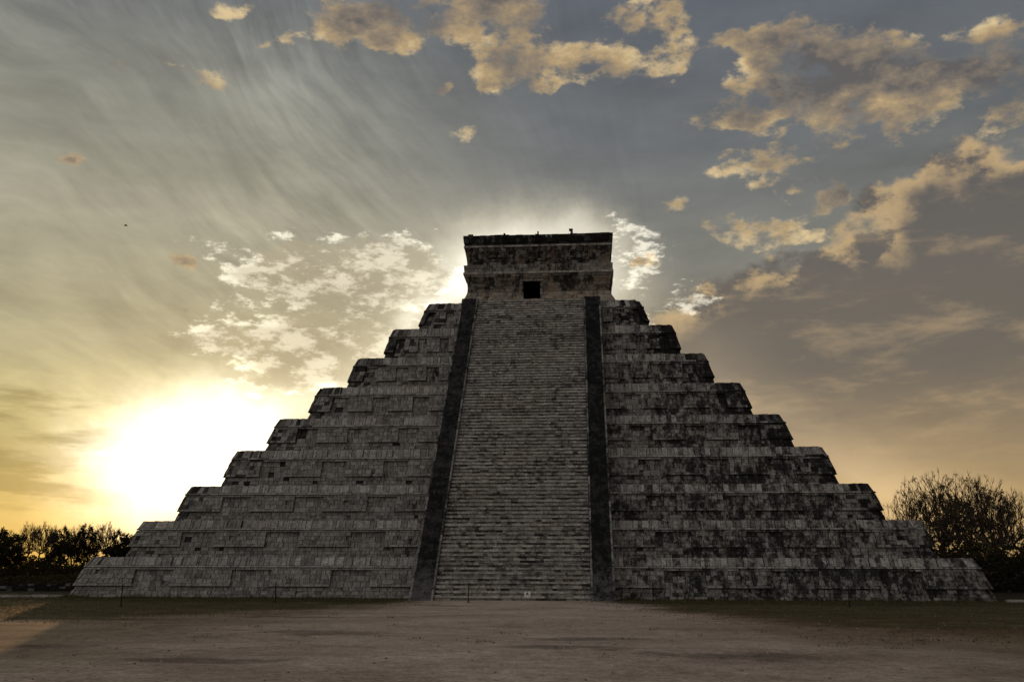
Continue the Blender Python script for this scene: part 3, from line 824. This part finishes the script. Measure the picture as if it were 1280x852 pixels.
# ------------------------------------------------------------------ trees
def grow(seed,H,width,n,base,tip,thick,leafy,nleaf,leafsize,clump=.5,twig=.45):
    """crown filled by joining scattered points to the nearest branch; base = height of the first fork"""
    from mathutils import kdtree
    rr=random.Random(seed); tr=MB(); cr=MB()
    pos=[Vector((0,0,-.1))]; par=[-1]
    nt=5; lean=Vector((rr.gauss(0,.3),rr.gauss(0,.3),0))
    for k in range(1,nt+1):
        t=k/nt; pos.append(Vector((0,0,base*t))+lean*t+Vector((rr.gauss(0,.05),rr.gauss(0,.05),0))); par.append(k-1)
    root=pos[-1].copy()
    tg=[]; cz=(base*.8+H)/2; rz=(H-base*.8)/2
    while len(tg)<n:
        v=Vector((rr.gauss(0,1),rr.gauss(0,1),rr.gauss(0,1))).normalized()*rr.random()**(1/2.6)
        if v.z<-.55: continue
        p=Vector((v.x*width,v.y*width,cz+v.z*rz))
        bump=mnoise.noise(v*2.2+Vector((seed,0,0)))
        if v.length>.80+.28*bump: continue
        if mnoise.noise(p*(3.2/width)+Vector((0,seed,0)))< -.08*clump*3+rr.gauss(0,.12): continue
        tg.append(p)
    tg.sort(key=lambda p:(p-root).length+rr.uniform(0,.12*H))
    kd=None; fresh=[]
    def rebuild():
        k=kdtree.KDTree(len(pos)-nt)
        for i_ in range(nt,len(pos)): k.insert(pos[i_],i_)
        k.balance(); return k
    kd=rebuild(); last=len(pos); ends=[]
    for p in tg:
        q_=p+(root-p).normalized()*.35*(p-root).length*.35
        co,ix,ds=kd.find(q_)
        for i_ in range(last,len(pos)):
            d2=(pos[i_]-q_).length
            if d2<ds: ds=d2; ix=i_
        a=pos[ix]; L=(p-a).length; m=max(2,min(4,int(L/.5)+1)); pr=ix
        sag=Vector((rr.gauss(0,.13),rr.gauss(0,.13),rr.gauss(.04,.12)))*L
        for k in range(1,m+1):
            t=k/m; pos.append(a.lerp(p,t)+sag*math.sin(math.pi*t)); par.append(pr); pr=len(pos)-1
        ends.append(pr)
        if len(pos)-last>60: kd=rebuild(); last=len(pos)
    area=[0.]*len(pos)
    for e_ in ends: area[e_]+=tip**2.2
    for i_ in range(len(pos)-1,0,-1): area[i_]=max(area[i_],tip**2.2); area[par[i_]]+=area[i_]
    r=[max(tip*.8,a**(1/2.2)) for a in area]; k=thick/r[1]
    r=[tip+(x-tip)*k if x>tip else x for x in r]
    for i_ in range(1,len(pos)):
        big=i_<=nt or r[i_]>thick*.28
        (tr if big else cr).tube(pos[par[i_]],pos[i_],min(r[par[i_]],r[i_]*1.5),r[i_],7 if i_<=nt else 5 if big else 3,rr.random(),0)
    for e_ in ends:
        d0=(pos[e_]-pos[par[e_]]).normalized(); out=(pos[e_]-root).normalized()
        lf=mnoise.noise(pos[e_]*(2.6/width)+Vector((7,seed,3)))+.5<leafy
        for _ in range(4):
            d1=(d0+out*.6+Vector((rr.gauss(0,.55),rr.gauss(0,.55),rr.gauss(.25,.5)))).normalized()
            L=twig*rr.uniform(.5,1.5); m1=pos[e_]+d1*L*.5; d2=(d1+Vector((rr.gauss(0,.35),rr.gauss(0,.35),rr.gauss(.1,.3)))).normalized(); t1=m1+d2*L*.6
            cr.tube(pos[e_],m1,tip*.8,tip*.65,3,rr.random(),0); cr.tube(m1,t1,tip*.65,tip*.35,3,rr.random(),0)
            if lf:
                for _2 in range(nleaf):
                    c_=pos[e_].lerp(t1,rr.uniform(.2,1.1))+Vector((rr.gauss(0,.10),rr.gauss(0,.10),rr.gauss(0,.10)))
                    u=Vector((rr.gauss(0,1),rr.gauss(0,1),rr.gauss(0,1))).normalized(); v=u.orthogonal().normalized()
                    s_=leafsize*rr.uniform(.6,1.3); kk=len(cr.v)
                    cr.v+=[tuple(c_-u*s_),tuple(c_+v*s_*.5),tuple(c_+u*s_),tuple(c_-v*s_*.5)]
                    cr.face([kk,kk+1,kk+2,kk+3],rr.random(),1)
    return tr,cr
def make_tree(name,kw,leafm):
    o=empty(name); tr,cr=grow(**kw)
    tr.build('trunk',M_bark,o); cr.build('crown',[M_bark,leafm],o); return o
protos={
 'twiggy':make_tree('twiggy_tree',dict(seed=3,H=12,width=5.6,n=520,base=2.6,tip=.022,thick=.24,leafy=.16,nleaf=2,leafsize=.10),M_leafdry),
 'dense':make_tree('leafy_tree',dict(seed=8,H=12,width=4.6,n=420,base=2.4,tip=.022,thick=.26,leafy=.55,nleaf=7,leafsize=.13),M_leafgr),
 'bare':make_tree('bare_tree',dict(seed=21,H=8,width=2.6,n=420,base=3.2,tip=.02,thick=.12,leafy=.15,nleaf=2,leafsize=.06,twig=.38),M_leafdry),
 'bushy':make_tree('bushy_tree',dict(seed=34,H=7,width=2.9,n=420,base=1.3,tip=.02,thick=.15,leafy=.6,nleaf=8,leafsize=.11,twig=.35),M_leafgr),
}
for o in protos.values(): print('tree',o.name,[len(c.data.polygons) for c in o.children])
used=set()
H0={'twiggy':12,'dense':12,'bare':8,'bushy':7}
def put(kind,x,y,h,label,group,rot=0,wide=1.):
    pr=protos[kind]
    if kind not in used: used.add(kind); o=pr
    else:
        o=pr.copy(); COL.objects.link(o)
        for ch in pr.children:
            c_=ch.copy(); COL.objects.link(c_); c_.parent=o
    s=h/H0[kind]; o.location=(x,y,0); o.scale=(s*wide,s*wide,s); o.rotation_euler=(0,0,rot)
    tag(o,label,'tree',group)
def gx(u,y):
    d_=direc(u,700); return CAMX+d_.x*(y-CAMY)/d_.y
def gz(u,v,y):
    d_=direc(u,v); return CAMZ+d_.z*(y-CAMY)/d_.y
GR='trees right of the pyramid'; GL='trees left of the pyramid'
for kind,u,vt,y,rot,wd,lab in[
 ('twiggy',1140,598,4,0,.72,'sparse twiggy tree just right of the pyramid, its left edge against the golden sky'),
 ('twiggy',1190,581,8,2.1,1.0,'tallest twiggy tree right of the pyramid, with a rounded crown'),
 ('dense',1186,600,16,1.,.75,'tree with thick dark clumps of leaves in the middle of the right hand tree group'),
 ('twiggy',1228,586,2,4.0,.9,'thin branched tree with pale gaps, second from the right picture edge'),
 ('dense',1243,600,9,3.2,.8,'dark leafy tree filling the lower right of the tree group'),
 ('twiggy',1272,606,6,5.2,.9,'low brown twiggy tree at the right edge of the picture')]:
    put(kind,gx(u,y),y,gz(u,vt,y),lab,GR,rot,wd)
for kind,u,vt,y,rot,wd,lab in[
 ('bushy',2,660,18,0,1.1,'dark solid bushy tree at the left edge of the picture'),
 ('bare',32,650,30,1.,.8,'faint bare tree with fine twigs, second from the left picture edge'),
 ('bare',52,650,24,2.6,.8,'bare fine-twigged tree left of the dark leafy pair'),
 ('bushy',72,657,26,2.,.75,'small dark leafy tree between two bare trees on the left'),
 ('bare',90,654,30,4.0,.8,'bare tree behind the small dark leafy trees on the left'),
 ('bushy',104,654,22,4.1,.8,'dark crowned leafy tree with golden gaps beneath it on the left'),
 ('bare',129,649,24,5.3,.75,'slender bare tree with umbrella crown beside the pyramid glowing in sunlight'),
 ('bushy',150,662,27,5.5,.9,'dark leafy tree touching the left slope of the pyramid')]:
    put(kind,gx(u,y),y,gz(u,vt,y),lab,GL,rot,wd)
# undergrowth thickets
def thicket(name,x0,x1,y0,y1,h,n,label,seed):
    rr=random.Random(seed); mb=MB()
    for _ in range(n):
        x=rr.uniform(x0,x1); y=rr.uniform(y0,y1)
        hh_=h*(.75+.55*mnoise.noise((x*.22,y*.15,seed)))+.35*mnoise.noise((x*1.1,y*.8,seed))
        z=hh_*(1-rr.random()**2.2*.98)
        if rr.random()<.25: z=hh_*rr.random()
        u=Vector((rr.gauss(0,1),rr.gauss(0,1),rr.gauss(0,1))).normalized(); v=u.orthogonal().normalized(); s=rr.uniform(.08,.2)
        c_=Vector((x,y,z)); k=len(mb.v)
        mb.v+=[tuple(c_-u*s),tuple(c_+v*s*.6),tuple(c_+u*s),tuple(c_-v*s*.6)]; mb.face([k,k+1,k+2,k+3],rr.random())
    for _ in range(n//60):
        x=rr.uniform(x0,x1); y=rr.uniform(y0,y1); mb.tube((x,y,-.1),(x+rr.gauss(0,.5),y+rr.gauss(0,.5),h*rr.uniform(.7,1.05)),.03,.008,3)
    tag(mb.build(name,M_leafgr),label,'undergrowth',kind='stuff')
thicket('undergrowth',31,64,-2,22,4.3,56000,'dense dark undergrowth beneath the trees right of the pyramid',5)
thicket('undergrowth',-95,-33,20,36,3.0,42000,'dense dark undergrowth beneath the trees left of the pyramid',9)
thicket('distant_forest',-260,260,120,170,5.0,60000,'low dark forest far behind the pyramid',12)
thicket('undergrowth',-60,-32,-6,12,1.1,20000,'low dark scrub behind the rough wall left of the pyramid',15)

# ------------------------------------------------------------------ render settings
scene.render.engine='CYCLES'
scene.view_settings.view_transform='Standard'; scene.view_settings.look='None'
scene.view_settings.exposure=0; scene.view_settings.gamma=1; scene.view_settings.use_curve_mapping=False
scene.cycles.max_bounces=3; scene.cycles.diffuse_bounces=2; scene.cycles.transparent_max_bounces=4
